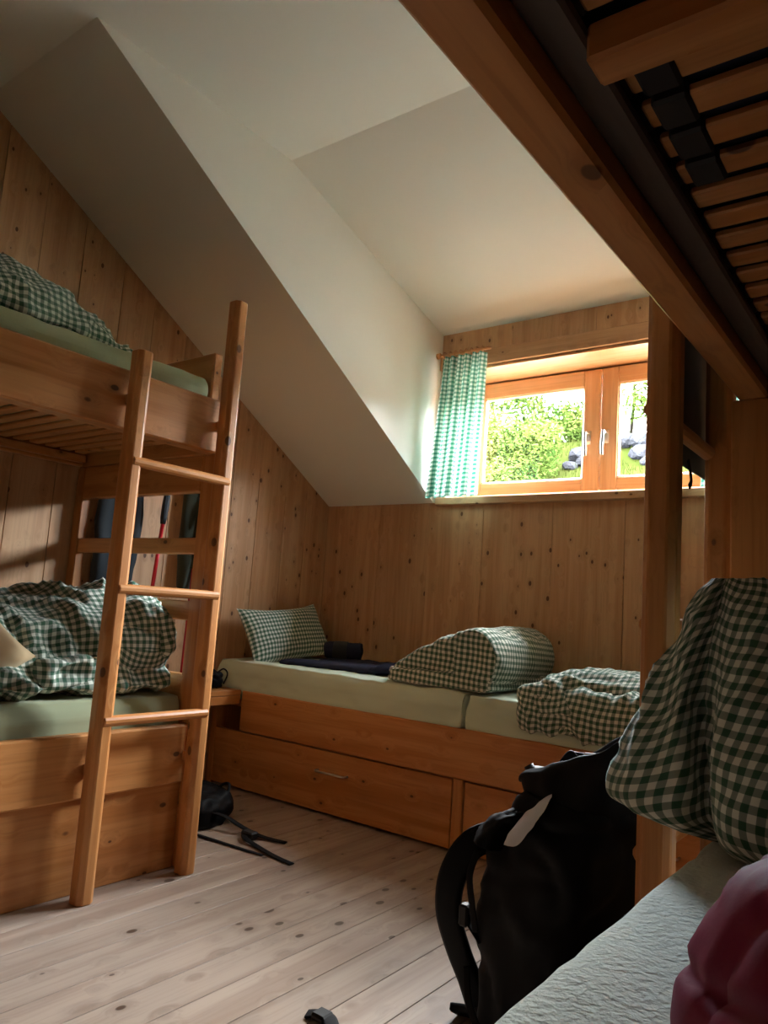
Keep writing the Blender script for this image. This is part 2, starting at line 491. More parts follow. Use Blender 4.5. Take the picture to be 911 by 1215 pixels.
# trims round the window
t1 = struct(box('trim_1', (DX0 + .002, -.020, 2.262), (DX1 - .002, 0, 2.346), W_WALL['X'], r=.003))
t2 = struct(box('trim_2', (DX0 + .03, -.035, 1.497), (DX1 - .03, .245, 1.537), W_WALL['X'], r=.004))   # sill
t3 = struct(box('trim_3', (WX0, -.0005, WZ1 - .012), (WX1, .26, WZ1), W_WIN['X'], r=.001))            # head reveal
t4 = struct(box('trim_4', (WX0 - .002, 0, 1.537), (WX0 + .012, .26, WZ1 - .012), W_WIN['Z'], r=.001))
t5 = struct(box('trim_5', (WX1 - .012, 0, 1.537), (WX1 + .002, .26, WZ1 - .012), W_WIN['Z'], r=.001))

# ------------------------------------------------------------------ window
win = bpy.data.objects.new('window_1', None); COL.objects.link(win); win.location = (1.605, .25, 1.54); struct(win)
win['label'] = 'two-sash larch wood window in the dormer wall'
FX0, FX1 = .832, 2.385
# fixed frame
box('frame', (WX0 + .012, .262, 1.537), (.85, .33, WZ1), W_WIN['Z'], win)
box('frame', (2.36, .262, 1.537), (WX1 - .012, .33, WZ1), W_WIN['Z'], win)
box('frame', (.85, .262, 2.225), (2.36, .33, WZ1), W_WIN['X'], win)
box('frame', (.85, .262, 1.537), (2.36, .33, 1.585), W_WIN['X'], win)
def sash(x0, x1, gx0, gx1, handle_x, side):
    gz0, gz1 = 1.658, 2.148
    s = bpy.data.objects.new('sash', None); COL.objects.link(s); s.parent = win; s.location = Vector(((x0 + x1) / 2, .25, 1.6)) - win.location
    y0, y1 = .235, .285
    box('stile', (x0, y0, 1.592), (gx0, y1, 2.236), W_WIN['Z'], s, r=.005)
    box('stile', (gx1, y0, 1.592), (x1, y1, 2.236), W_WIN['Z'], s, r=.005)
    box('sash_rail', (gx0, y0, gz1), (gx1, y1, 2.236), W_WIN['X'], s, r=.005)
    box('sash_rail', (gx0, y0, 1.592), (gx1, y1, gz0), W_WIN['X'], s, r=.005)
    box('pane', (gx0, .262, gz0), (gx1, .268, gz1), M_GLASS, s, r=0)
    # glazing bead
    G = [tube_geo([(gx0, y0 + .012, gz0), (gx0, y0 + .012, gz1)], .007, 6), tube_geo([(gx1, y0 + .012, gz0), (gx1, y0 + .012, gz1)], .007, 6),
         tube_geo([(gx0, y0 + .012, gz1), (gx1, y0 + .012, gz1)], .007, 6), tube_geo([(gx0, y0 + .012, gz0), (gx1, y0 + .012, gz0)], .007, 6)]
    mesh_obj('glazing_bead', *merge(G), W_WIN['X'], s)
    # handle: rose plate + lever hanging down
    G = [tube_geo([(handle_x, y0, 1.835), (handle_x, y0, 1.905)], 0, 10, (.026, .012, (0, 1, 0))),
         tube_geo([(handle_x, y0, 1.885), (handle_x, y0 - .05, 1.885)], .008, 10),
         tube_geo(spline([(handle_x, y0 - .05, 1.893), (handle_x, y0 - .055, 1.85), (handle_x + side * .004, y0 - .052, 1.80), (handle_x + side * .003, y0 - .048, 1.765)], 4), [.009] * 6 + [.0085] * 6 + [.008], 10)]
    tag(mesh_obj('handle', *merge(G), M_STEEL, s, smooth=True), 'brushed steel window handle')
sash(.842, 1.604, .917, 1.512, 1.545, 1)
sash(1.608, 2.368, 1.697, 2.293, 1.640, -1)

# ------------------------------------------------------------------ curtains
def curtain(x0, x1, bx0, bx1, label, side):
    t = thing('curtain', ((x0 + x1) / 2, -.085, 1.52), label, 'curtain', 'gingham curtains beside the window')
    rows = []; nv, nu = 40, 90
    V = []; UV = []; F = []
    for j in range(nv):
        v = j / (nv - 1); z = 2.305 - v * (2.305 - 1.527)
        for i in range(nu):
            u = i / (nu - 1)
            xx = (x0 + (x1 - x0) * u) * (1 - v) + (bx0 + (bx1 - bx0) * u) * v
            ph = u * 2 * math.pi * 6.2 + .8 * math.sin(3 * u + v * 1.5)
            amp = .014 + .016 * v
            yy = -.085 + amp * math.sin(ph) + .010 * math.sin(ph * .5 + 1 + v) - .025 * v
            xx += .35 * amp * math.cos(ph) * (.4 + v)
            zz = z + .006 * math.sin(ph + .6) * v + (.006 * abs(math.sin(ph * .5)) if j == 0 else 0)
            V.append((xx, yy, zz)); UV.append((u * .56, z))
    for j in range(nv - 1):
        for i in range(nu - 1):
            a = j * nu + i; F.append([a, a + 1, a + nu + 1, a + nu])
    mesh_obj('cloth', V, F, M_CURT, t, smooth=True, uv=UV)
    rod0, rod1 = min(x0, x1) - .02, max(x0, x1) + .03
    rodo = tube('rod', [(rod0, -.085, 2.322), (rod1, -.085, 2.322)], .008, W_BED['X'], t, 10)
    V, F = tube_geo([(rod0 - .012 if side < 0 else rod1 + .012, -.085, 2.322)] * 1 + [(rod0 + .006 if side < 0 else rod1 - .006, -.085, 2.322)], .017, 12)
    mesh_obj('finial', V, F, W_BED['X'], rodo, smooth=False)
    tube('bracket', [((x0 + x1) / 2, -.085, 2.322), ((x0 + x1) / 2, -.018, 2.322)], .007, W_BED['Y'], rodo, 8)
    for k in range(8):
        cx = x0 + (x1 - x0) * (k + .5) / 8
        ring = [(cx, -.085 + .0155 * math.cos(a), 2.3215 + .0155 * math.sin(a)) for a in np.linspace(0, 2 * math.pi, 17)]
        tube('ring', ring, .003, W_BED['X'], t, 6)
curtain(.82, 1.09, .785, 1.075, 'green and white gingham curtain gathered at the left of the window', -1)
curtain(2.2, 2.47, 2.185, 2.48, 'gingham curtain at the right of the window behind the ladder', 1)

# ================================================================== BUNK BEDS
YE = -1.64        # far end of both bunks
YN = -3.74        # near end
def bunk(mir, label, panel):
    X = (lambda a: XR - a) if mir else (lambda a: a)
    root = thing('bunk_bed', (X(.46), -2.7, 0), label, 'bunk bed', 'bunk beds along the side walls')
    def b(name, x0, x1, y0, y1, z0, z1, ax, r=.004, parent=root, mat=None):
        a, c = sorted((X(x0), X(x1)))
        return box(name, (a, y0, z0), (c, y1, z1), mat or W_BED[ax], parent, r=r)
    b('upper_rail', .842, .906, YN, YE + .02, 1.437, 1.634, 'Y', .006)
    b('lower_rail', .868, .906, YN, YE - .0225, .284, .478, 'Y', .006)
    b('base_board', .855, .886, YN, YE - .0225, 0, .283, 'Y', .003)
    b('wall_rail', .003, .04, YN, YE - .025, 1.44, 1.60, 'Y')
    b('ledger', .80, .841, YN + .03, YE - .03, 1.468, 1.486, 'Y', .004, root, M_DARKW['Y'])
    b('ledger', .041, .07, YN + .03, YE - .03, 1.452, 1.486, 'Y')
    b('cross_bar', .07, .80, -2.81, -2.765, 1.445, 1.486, 'X')
    y = YE - .07; k = 0
    while y > YN + .05:                                   # slats of the upper bed
        s = b('slat', .072, .797, y - .021, y + .021, 1.487, 1.499, 'X', .003)
        b('slat_cap', .797, .827, y - .025, y + .025, 1.487, 1.505, 'X', .004, s, M_RUB)
        if mir and -2.74 < y < -2.50: b('slat_slider', .745, .785, y - .027, y + .027, 1.482, 1.504, 'X', .004, s, M_RUB)
        y -= .0664
    b('platform', .02, .866, YN + .03, YE - .03, .36, .40, 'Y')
    b('near_panel', .003, .866, YN - .03, YN, 0, 1.72, 'X')
    b('end_board', .003, .841, YE - .022, YE + .02, 1.437, 1.83, 'X', .006)
    b('stile', .003, .058, YE - .022, YE + .02, .0, 1.436, 'Z')
    b('stile', .832, .918, YE - .022, YE + .02, .0, 1.436, 'Z')
    b('top_board', .058, .832, YE - .022, YE + .02, 1.30, 1.436, 'X')
    if panel:
        b('panel', .058, .832, YE - .012, YE + .008, .12, 1.299, 'X', .002)
    else:
        b('bar', .058, .832, YE - .016, YE + .016, 1.07, 1.13, 'X')
        b('bar', .058, .832, YE - .016, YE + .016, .83, .90, 'X')
        b('bar', .058, .832, YE - .016, YE + .016, .40, .64, 'X')
    return root
bunk(False, 'spruce bunk bed along the left wall with an open slatted end', False)
bunk(True, 'spruce bunk bed in the right foreground, seen from its lower berth', True)

def ladder(mir, y1, y2, label):
    X = (lambda a: XR - a) if mir else (lambda a: a)
    t = thing('bunk_ladder', (X(.947), (y1 + y2) / 2, 0), label, 'ladder', 'ladders hung on the bunk rails')
    for yc, top in ((y1, 1.69), (y2, 1.998)):
        a, c = sorted((X(.924), X(.985)))
        poly = []
        ch = .014
        for px_, py_, in ((a + ch, yc - .029), (c - ch, yc - .029), (c, yc - .029 + ch), (c, yc + .029 - ch), (c - ch, yc + .029), (a + ch, yc + .029), (a, yc + .029 - ch), (a, yc - .029 + ch)): poly.append((px_, py_))
        p_ = prism('pole', poly, 'z', 0, top, W_BED['Z'], t, r=.003)
        for z0 in (.36, 1.52):
            a_, c_ = sorted((X(.9065), X(.9245)))
            box('spacer', (a_, yc - .015, z0), (c_, yc + .015, z0 + .03), W_BED['Z'], p_, r=.001)
    for z in (.525, .925, 1.328):
        tube('rung', [(X(.976), y1 - .012, z), (X(.976), y1 - .008, z), (X(.976), y2 + .008, z), (X(.976), y2 + .012, z)], [.0135, .0165, .0165, .0135], W_BED['Y'], t, 12, smooth=False)
    return t
ladder(False, -2.044, -1.667, 'light wooden ladder with round rungs on the left bunk')
ladder(True, -2.023, -1.594, 'wooden ladder on the right bunk, dark against the window')

# ------------------------------------------------------------------ back bed with drawers
sb = thing('storage_bed', (1.8, -.4, 0), 'low spruce platform bed with drawers along the window wall', 'bed')
box('rail', (.236, -.803, .283), (XR - .01, -.765, .475), W_BED['X'], sb, r=.005)
box('platform', (.01, -.764, .39), (XR - .01, -.01, .42), W_BED['X'], sb, r=.002)
box('divider', (1.456, -.795, .0), (1.500, -.45, .282), W_BED['Z'], sb, r=.003)
box('end_post', (.012, -.785, .0), (.05, -.03, .389), W_BED['Z'], sb, r=.003)
box('end_post', (2.95, -.795, .0), (2.99, -.03, .282), W_BED['Z'], sb, r=.003)
for x0, x1 in ((.055, 1.450), (1.506, 2.945)):
    d = box('drawer', (x0, -.790, .014), (x1, -.768, .276), W_BED['X'], sb, r=.003)
    hx = (x0 + x1) / 2 + (.087 if x0 < 1 else 0)
    tag(tube('handle', [(hx - .085, -.790, .189), (hx - .085, -.812, .189), (hx - .075, -.818, .189), (hx + .075, -.818, .189), (hx + .085, -.812, .189), (hx + .085, -.790, .189)], .0045, M_STEEL, d, 8), 'thin steel bar handle')
# side shelf between the left bunk and the back bed
sh = thing('wall_shelf', (.12, -1.2, .41), 'low wooden shelf ledge between left bunk and back bed', 'shelf')
box('shelf_top', (.004, -1.615, .452), (.236, -.806, .478), W_BED['Y'], sh, r=.003)
box('apron', (.206, -1.615, .410), (.234, -.806, .4515), W_BED['Y'], sh, r=.003)

# ------------------------------------------------------------------ mattresses
def mattress(x0, x1, y0, y1, z0, z1, mat, label, cat='mattress', r=.05, wr=.004, seed=0., along='Y', group=None, nu=64, nv=70):
    rows = []
    L0, L1 = (y0, y1) if along == 'Y' else (x0, x1)
    A0, A1 = (x0, x1) if along == 'Y' else (y0, y1)
    for t_, ins in ((L0, r * .9), (L0 + r * .25, r * .3), (L0 + r, 0), (L0 * .75 + L1 * .25, 0), ((L0 + L1) / 2, 0), (L0 * .25 + L1 * .75, 0), (L1 - r, 0), (L1 - r * .25, r * .3), (L1, r * .9)):
        o = rrect(A0 + ins, A1 - ins, z0 + ins * .6, z1 - ins * .6, r, 2)
        # extra points along the flats
        oo = []
        for i, p in enumerate(o):
            oo.append(p); q = o[(i + 1) % len(o)]
            if i % 3 == 2: oo += [(p[0] * .67 + q[0] * .33, p[1] * .67 + q[1] * .33), (p[0] * .33 + q[0] * .67, p[1] * .33 + q[1] * .67)]
        rows.append([(a, t_, c) if along == 'Y' else (t_, a, c) for a, c in oo])
    def disp(p, u, v):
        s = fold((p[0] * 1.3, p[1] * 1.3, p[2] * 1.3), wr, 3.2, seed, 1.2, .8) - wr * .6
        s += fold((p[0] + p[1], p[1] * .4, p[2]), wr * .8, 9., seed + 5, .8)
        return -abs(s) if p[2] < z0 + .02 else s
    V, F, UV = loft_geo(rows, nu, nv, True, disp)
    F = fix_normals(V, F)
    o = mesh_obj('mattress', V, F, mat, smooth=True, uv=UV)
    return tag(o, label, cat, group)
mattress(.06, .838, -3.69, YE - .03, 1.506, 1.728, M_SHEET2, 'green-sheeted mattress on the upper left bunk', seed=1)
mattress(.04, .862, -3.69, YE - .03, .405, .572, M_SHEET2, 'green-sheeted mattress on the lower left bunk', seed=2)
mattress(2.698, 3.52, -3.69, YE - .03, .405, .60, M_TERRY, 'pale towelling-covered mattress in the right foreground', seed=3, nu=90, nv=120, wr=.003, r=.055)
mattress(2.725, 3.50, -3.69, YE - .03, 1.508, 1.70, M_BLUEM, 'dark blue mattress above the slats of the upper right bunk', seed=4)
mattress(.012, 1.487, -.792, -.015, .425, .612, M_SHEET, 'pale sage mattress on the back bed, nearest the left wall', seed=6, along='X', nu=90, nv=100, wr=.006)
mattress(1.488, 3.2, -.792, -.015, .425, .608, M_SHEET, 'pale sage mattress on the back bed, right of the seam', seed=8, along='X', nu=80, nv=100, wr=.006)

# ================================================================== BEDDING
def wr_disp(a1, f1, a2, f2, seed, sharp=.9, st=(1, 1, 1)):
    def d(p, u, v):
        q = (p[0] * st[0], p[1] * st[1], p[2] * st[2])
        return -1.15 * fold(q, a1, f1, seed, 1.1, sharp) + a1 * .35 + fold(q, a2, f2, seed + 9, .9, sharp)
    return d
def pillow(name, c, wv, hv, th, mat, label, cat, seed, wrk=.005, n=44):
    c, wv, hv = Vector(c), Vector(wv), Vector(hv); nn = wv.cross(hv).normalized()
    wl_, hl = wv.length, hv.length; V = []; UV = []; F = []
    for side in (1, -1):
        for j in range(n):
            v = -1 + 2 * j / (n - 1)
            for i in range(n):
                u = -1 + 2 * i / (n - 1)
                fx = 1 - .07 * (1 - v * v) * u * u; fy = 1 - (.20 if v > 0 else .05) * (1 - u * u) * v * v
                t = th * ((1 - u ** 4) * (1 - v ** 4)) ** .55 * (1 - .12 * (u * u + v * v))
                p = c + wv * (u * fx) + hv * (v * fy) + nn * (t * side)
                p += nn * side * fold(p, wrk, 7., seed, 1.2, .8) * min(1, 4 * (1 - u * u)) * min(1, 4 * (1 - v * v))
                V.append(p[:]); UV.append((u * wl_, v * hl))
    for s in range(2):
        o = s * n * n
        for j in range(n - 1):
            for i in range(n - 1):
                a = o + j * n + i; f = [a, a + 1, a + n + 1, a + n]
                F.append(f if s == 0 else f[::-1])
    o = mesh_obj(name, V, F, mat, smooth=True, uv=UV)
    return tag(o, label, cat)
pillow('pillow', (.150, -.435, .757), (-.02, .315, .025), (-.075, -.01, .138), .062, M_GING, 'gingham pillow leaning against the left wall on the back bed', 'pillow', 3.)

def ring_pts(cx, cy, z, pts): return [(cx + a, cy + b, z) for a, b in pts]
# folded duvet on the back bed
def row_xz(y, pts): return [(a, y, b) for a, b in pts]
wedge = [(1.06, .655), (1.12, .63), (1.40, .64), (1.56, .66), (1.58, .78), (1.50, .85), (1.34, .815), (1.18, .735)]
def scaled(pts, c, s): return [(c[0] + (a - c[0]) * s, c[1] + (b - c[1]) * s) for a, b in pts]
wedge = [(1.06 + (a - 1.06) * .88, b) for a, b in wedge]
c0 = (1.32, .72)
A = loft_geo([row_xz(-.735, scaled(wedge, c0, .45)), row_xz(-.73, scaled(wedge, c0, .86)), row_xz(-.68, wedge), row_xz(-.45, [(a, b + .012) for a, b in wedge]), row_xz(-.22, [(a, b + .022) for a, b in wedge]), row_xz(-.10, [(a, b + .01) for a, b in wedge]), row_xz(-.06, scaled(wedge, c0, .8)), row_xz(-.055, scaled(wedge, c0, .3))], 72, 56, True, wr_disp(.010, 6., .004, 16., 1.), True, .614)
slab = [(1.10, .618), (1.35, .616), (1.60, .617), (1.635, .645), (1.60, .675), (1.35, .682), (1.12, .672), (1.085, .645)]
slab = [(1.06 + (a - 1.06) * .90, b) for a, b in slab]
cs = (1.33, .645)
B = loft_geo([row_xz(-.765, scaled(slab, cs, .8)), row_xz(-.755, scaled(slab, cs, .97)), row_xz(-.70, slab), row_xz(-.4, slab), row_xz(-.1, slab), row_xz(-.06, scaled(slab, cs, .9))], 72, 50, True, wr_disp(.005, 9., .003, 20., 4.), True, .6135)
roll = [(1.475, .69), (1.50, .635), (1.58, .622), (1.655, .65), (1.685, .735), (1.655, .825), (1.57, .872), (1.49, .835)]
roll = [(a - .075, b) for a, b in roll]
cr = (1.50, .74)
Cc = loft_geo([row_xz(-.755, scaled(roll, cr, .25)), row_xz(-.765, scaled(roll, cr, .7)), row_xz(-.74, scaled(roll, cr, .95)), row_xz(-.60, roll), row_xz(-.35, [(a - .02, b + .005) for a, b in roll]), row_xz(-.14, [(a - .05, b) for a, b in roll]), row_xz(-.08, scaled([(a - .06, b) for a, b in roll], cr, .85)), row_xz(-.07, scaled([(a - .06, b) for a, b in roll], cr, .4))], 60, 56, True, wr_disp(.006, 6., .003, 18., 2.), True, .614)
tag(box_uv(lofts('duvet', [A, B, Cc], M_GING), .06), 'gingham duvet folded into a thick loaf on the back bed', 'duvet', 'gingham duvets')
# crumpled duvet at the right end of the back bed
def arch(x, yf, zt, zb=.50, yb=-.12, hump=.0, yo=0.):
    return [(x, yf + .02, zb), (x + .01, yf - .012, zb + .06), (x, yf + .005, .66 + hump * .3), (x, yf + .09 + yo, zt), (x, yf + .28, zt + hump), (x, yf + .48, zt - .02), (x, yb, .66), (x, yb + .02, .614), (x, -.4, .612), (x, -.76, .612), (x, -.800, .598)]
rows = [arch(1.72, -.80, .62, .59, -.40), arch(1.735, -.815, .645, .525, -.30), arch(1.80, -.83, .68, .51, -.2, .02), arch(1.92, -.835, .69, .512, -.14, .03, .02), arch(2.06, -.838, .685, .50, -.12, .035, .05), arch(2.20, -.838, .69, .505, -.12, .02), arch(2.36, -.835, .675, .51, -.12, .03), arch(2.50, -.82, .66, .53, -.2, .02), arch(2.54, -.81, .63, .59, -.35)]
D = loft_geo(rows, 110, 110, True, wr_disp(.019, 5., .005, 14., 7., 1.0, (1.4, .7, 1.)), True, .47)
E2 = loft_geo([[(1.76, -.835, .60), (1.76, -.75, .665), (1.78, -.60, .68), (1.78, -.45, .65), (1.78, -.6, .63), (1.77, -.75, .62)],
              [(1.85, -.862, .585), (1.85, -.80, .705), (1.85, -.62, .725), (1.85, -.42, .69), (1.85, -.6, .64), (1.85, -.78, .62)],
              [(1.97, -.852, .61), (1.99, -.76, .72), (2.0, -.58, .745), (2.0, -.38, .71), (1.99, -.6, .65), (1.98, -.76, .65)],
              [(2.14, -.83, .64), (2.16, -.70, .725), (2.18, -.52, .735), (2.18, -.34, .70), (2.16, -.55, .65), (2.15, -.73, .66)],
              [(2.29, -.74, .67), (2.30, -.66, .70), (2.32, -.50, .71), (2.32, -.4, .69), (2.30, -.55, .66), (2.29, -.70, .66)]], 80, 80, True, wr_disp(.014, 6., .005, 16., 12., 1.0, (.8, 1.3, 1.)), True)
tag(lofts('duvet', [D, E2], M_GING), 'rumpled gingham duvet spilling over the front of the back bed', 'duvet', 'gingham duvets')
# heaped duvet on the lower left bunk
def arch_x(y, xf, xb, zt, zb=.576, peak=.5, fr=.0):
    w_ = xb - xf; h = zt - zb
    return [(xf, y, zb + .02), (xf + fr, y, zb + h * .35), (xf + w_ * .08, y, zb + h * .72), (xf + w_ * .3, y, zt - h * .04), (xf + w_ * peak, y, zt), (xf + w_ * .8, y, zb + h * .72), (xb, y, zb + h * .3), (xb - w_ * .03, y, zb), (xf + w_ * .6, y, zb), (xf + w_ * .2, y, zb)]
base = loft_geo([arch_x(-2.52, .70, .15, .66), arch_x(-2.48, .80, .10, .72), arch_x(-2.3, .835, .08, .74), arch_x(-2.1, .84, .08, .745), arch_x(-1.9, .835, .1, .74), arch_x(-1.76, .825, .12, .73), arch_x(-1.695, .80, .2, .70), arch_x(-1.685, .7, .3, .64)], 90, 80, True, wr_disp(.018, 5.5, .006, 15., 21., .8), True, .574)
top = loft_geo([arch_x(-2.56, .60, .12, .74, .62), arch_x(-2.50, .68, .08, .83, .62), arch_x(-2.3, .74, .06, .865, .64), arch_x(-2.08, .76, .06, .905, .66), arch_x(-1.9, .78, .07, .935, .66, .4), arch_x(-1.77, .82, .1, .945, .68, .35), arch_x(-1.70, .81, .15, .915, .70, .35), arch_x(-1.685, .7, .25, .84, .74)], 90, 90, True, wr_disp(.024, 5., .007, 14., 33., .75, (1, 1.2, 1)), True)
lobe = loft_geo([[(a, -1.96 + .02 * i_, b) for a, b in scaled(rrect(.58, .83, .64, .80, .07, 2), (.7, .72), s)] for i_, s in ((0, .3), (0.3, .75))] +
                [[(a, y_, b) for a, b in scaled(rrect(.58, .83, .64, .80, .07, 2), (.72, .73 + dz), s)] for y_, s, dz in ((-1.88, 1.0, 0), (-1.78, 1.06, .02), (-1.71, .96, .01), (-1.688, .7, 0), (-1.684, .3, 0))], 56, 50, True, wr_disp(.010, 8., .004, 18., 40.), True)
curl = loft_geo([[(.845 + .012 * math.cos(a) * 0 + dx, -2.09 + r_ * math.cos(a), .655 + r_ * (.62 + .25 * math.sin(a * 2 + 1)) * math.sin(a)) for a in np.linspace(0, 2 * math.pi, 9)[:-1]] for dx, r_ in ((-.30, .07), (-.2, .10), (-.06, .10), (-.01, .092), (.0, .07), (-.015, .05), (-.03, .02))], 48, 30, True, wr_disp(.008, 9., .003, 20., 50.), True)
curl = (curl[0], curl[1], [(p[1] + .3 * p[0], p[2]) for p in curl[0]])
tag(lofts('duvet', [base, top, lobe, curl], M_GING), 'gingham duvet heaped up on the lower left bunk behind the ladder', 'duvet', 'gingham duvets')
# tan pillow at the picture edge, lower left bunk
pillow('pillow', (.77, -2.35, .70), (.02, .09, .07), (-.02, .09, -.07), .04, M_TAN, 'tan pillow beside the heaped duvet on the lower left bunk', 'pillow', 8., .006, 30)
# duvet on the upper left bunk
up = loft_geo([arch_x(-3.1, .60, .2, 1.80, 1.728), arch_x(-3.0, .72, .12, 1.93, 1.728), arch_x(-2.7, .78, .1, 1.98, 1.728), arch_x(-2.42, .76, .1, 1.985, 1.728), arch_x(-2.22, .76, .1, 1.955, 1.728, .45), arch_x(-2.02, .72, .12, 1.87, 1.728, .45), arch_x(-1.86, .66, .16, 1.80, 1.728), arch_x(-1.78, .58, .22, 1.762, 1.728), arch_x(-1.76, .5, .3, 1.74, 1.728)], 84, 90, True, wr_disp(.022, 5.5, .008, 14., 61., .75), True, 1.726)
tag(lofts('duvet', [up], M_GING), 'gingham duvet on the upper left bunk', 'duvet', 'gingham duvets')
# duvet stood up against the right ladder
def ringz(z, pts): return [(a, b, z) for a, b in pts]
rows = [ringz(.603, [(2.70, -2.08), (2.72, -2.12), (2.735, -2.15), (2.745, -2.125), (2.78, -2.21), (2.88, -2.24), (3.0, -2.16), (3.02, -2.02), (2.9, -1.90), (2.76, -1.93)]),
        ringz(.612, [(2.655, -2.085), (2.66, -2.15), (2.70, -2.17), (2.728, -2.135), (2.775, -2.24), (2.88, -2.27), (3.02, -2.18), (3.05, -2.02), (2.9, -1.88), (2.74, -1.93)]),
        ringz(.635, [(2.555, -2.085), (2.60, -2.165), (2.685, -2.185), (2.722, -2.135), (2.77, -2.25), (2.89, -2.28), (3.03, -2.18), (3.06, -2.02), (2.9, -1.87), (2.70, -1.95)]),
        ringz(.70, [(2.568, -2.085), (2.61, -2.165), (2.685, -2.19), (2.718, -2.13), (2.765, -2.24), (2.89, -2.27), (3.03, -2.17), (3.05, -2.02), (2.9, -1.88), (2.70, -1.96)]),
        ringz(.78, [(2.597, -2.09), (2.63, -2.155), (2.68, -2.18), (2.712, -2.13), (2.76, -2.22), (2.88, -2.24), (3.0, -2.15), (3.02, -2.03), (2.9, -1.90), (2.71, -1.97)]),
        ringz(.86, [(2.633, -2.09), (2.65, -2.14), (2.685, -2.16), (2.712, -2.125), (2.76, -2.19), (2.87, -2.21), (2.97, -2.13), (2.98, -2.04), (2.88, -1.93), (2.72, -1.99)]),
        ringz(.93, [(2.672, -2.09), (2.68, -2.125), (2.70, -2.14), (2.722, -2.115), (2.76, -2.16), (2.85, -2.18), (2.93, -2.11), (2.93, -2.05), (2.86, -1.97), (2.74, -2.02)]),
        ringz(.98, [(2.692, -2.09), (2.70, -2.112), (2.715, -2.12), (2.73, -2.105), (2.76, -2.13), (2.82, -2.14), (2.88, -2.10), (2.88, -2.06), (2.83, -2.01), (2.75, -2.04)]),
        ringz(1.005, [(2.712, -2.088), (2.715, -2.098), (2.722, -2.102), (2.733, -2.096), (2.75, -2.105), (2.79, -2.11), (2.82, -2.09), (2.82, -2.07), (2.79, -2.05), (2.74, -2.065)])]
def dsp(p, u, v):
    k = min(1., max(0., (p[2] - .60) * 12))
    return k * (fold((p[0] * 1.0, p[1], p[2] * .35), .010, 9., 71., .8, .8) - .004 + fold(p, .003, 22., 75., .8))
g = loft_geo(rows, 120, 90, True, dsp, True, .601)
tag(lofts('duvet', [g], M_GING), 'large gingham duvet bunched upright against the right ladder', 'duvet', 'gingham duvets')
# maroon sleeping bag in the right foreground
def ell(cx, cy, rx, ry, z, n=12, rot=0.): return [(cx + rx * math.cos(a + rot), cy + ry * math.sin(a + rot), z) for a in np.linspace(0, 2 * math.pi, n + 1)[:-1]]
rows = [ell(3.09, -2.80, .21, .19, .602), ell(3.09, -2.80, .235, .215, .612), ell(3.09, -2.80, .235, .215, .66), ell(3.095, -2.80, .215, .20, .72), ell(3.10, -2.80, .185, .17, .77), ell(3.11, -2.80, .12, .11, .80), ell(3.12, -2.80, .05, .05, .81)]
def dm(p, u, v):
    q = abs(((u * .9 + v * .5) / .10) % 1 - .5) * .10
    q2 = abs(((u * .25 - v * 1.0) / .14) % 1 - .5) * .14
    s = -.007 * math.exp(-(q / .007) ** 2) - .006 * math.exp(-(q2 / .007) ** 2)
    k = min(1., max(0., (p[2] - .603) * 25))
    return k * (s + -fold(p, .009, 5.5, 81., 1.6, 1.1) + fold(p, .002, 24., 83., 1.))
g = loft_geo(rows, 110, 80, True, dm, True, .601)
tag(lofts('sleeping_bag', [g], M_MAROON), 'crumpled maroon quilted sleeping bag on the right foreground mattress', 'sleeping bag')

# ================================================================== CLOTHES ON THE BACK BED
tr = thing('trousers', (.7, -.5, .612), 'navy trousers laid flat on the back bed beside the pillow', 'trousers')
def flat_loft(name, spine, wid, th, mat, parent, seed, amp=.006, nu=40, nv=40):
    rows = []
    for (p, wd, h) in zip(spine, wid, th):
        x, y, z = p
        rows.append([(x, y - wd, z + h * .2), (x, y - wd * .9, z + h * .75), (x, y - wd * .4, z + h), (x, y + wd * .4, z + h), (x, y + wd * .9, z + h * .75), (x, y + wd, z + h * .2), (x, y + wd * .5, z), (x, y - wd * .5, z)])
    return loft(name, rows, mat, parent, nu, nv, True, wr_disp(amp, 9., amp * .4, 20., seed), True, .613)
flat_loft('leg', [(.33, -.63, .614), (.36, -.63, .614), (.5, -.61, .614), (.7, -.57, .614), (.86, -.54, .614), (.9, -.53, .614)], [.02, .05, .07, .08, .09, .05], [.01, .022, .03, .035, .035, .01], M_NAVY, tr, 4.)
flat_loft('leg', [(.42, -.47, .614), (.45, -.46, .614), (.6, -.44, .614), (.75, -.43, .614), (.9, -.42, .614), (.94, -.42, .614)], [.02, .06, .08, .085, .09, .05], [.01, .03, .04, .045, .04, .01], M_NAVY, tr, 14.)
flat_loft('waist', [(.86, -.49, .616), (.88, -.49, .616), (.96, -.47, .616), (1.03, -.46, .616), (1.05, -.46, .616)], [.08, .13, .14, .13, .08], [.02, .045, .055, .045, .02], M_NAVY, tr, 24.)
tube('belt_loop', [(.985, -.61, .645), (1.0, -.618, .662), (1.02, -.61, .655), (1.03, -.605, .64)], .005, M_LINER, tr, 8, per=4)
rl = thing('rolled_jacket', (.5, -.37, .66), 'small dark rolled jacket with a grey patch beside the pillow', 'jacket')
ax0, ax1 = np.array([.42, -.42, .690]), np.array([.585, -.32, .692])
dv = (ax1 - ax0) / np.linalg.norm(ax1 - ax0); s_ = np.cross(dv, [0, 0, 1]); s_ /= np.linalg.norm(s_); u_ = np.cross(s_, dv)
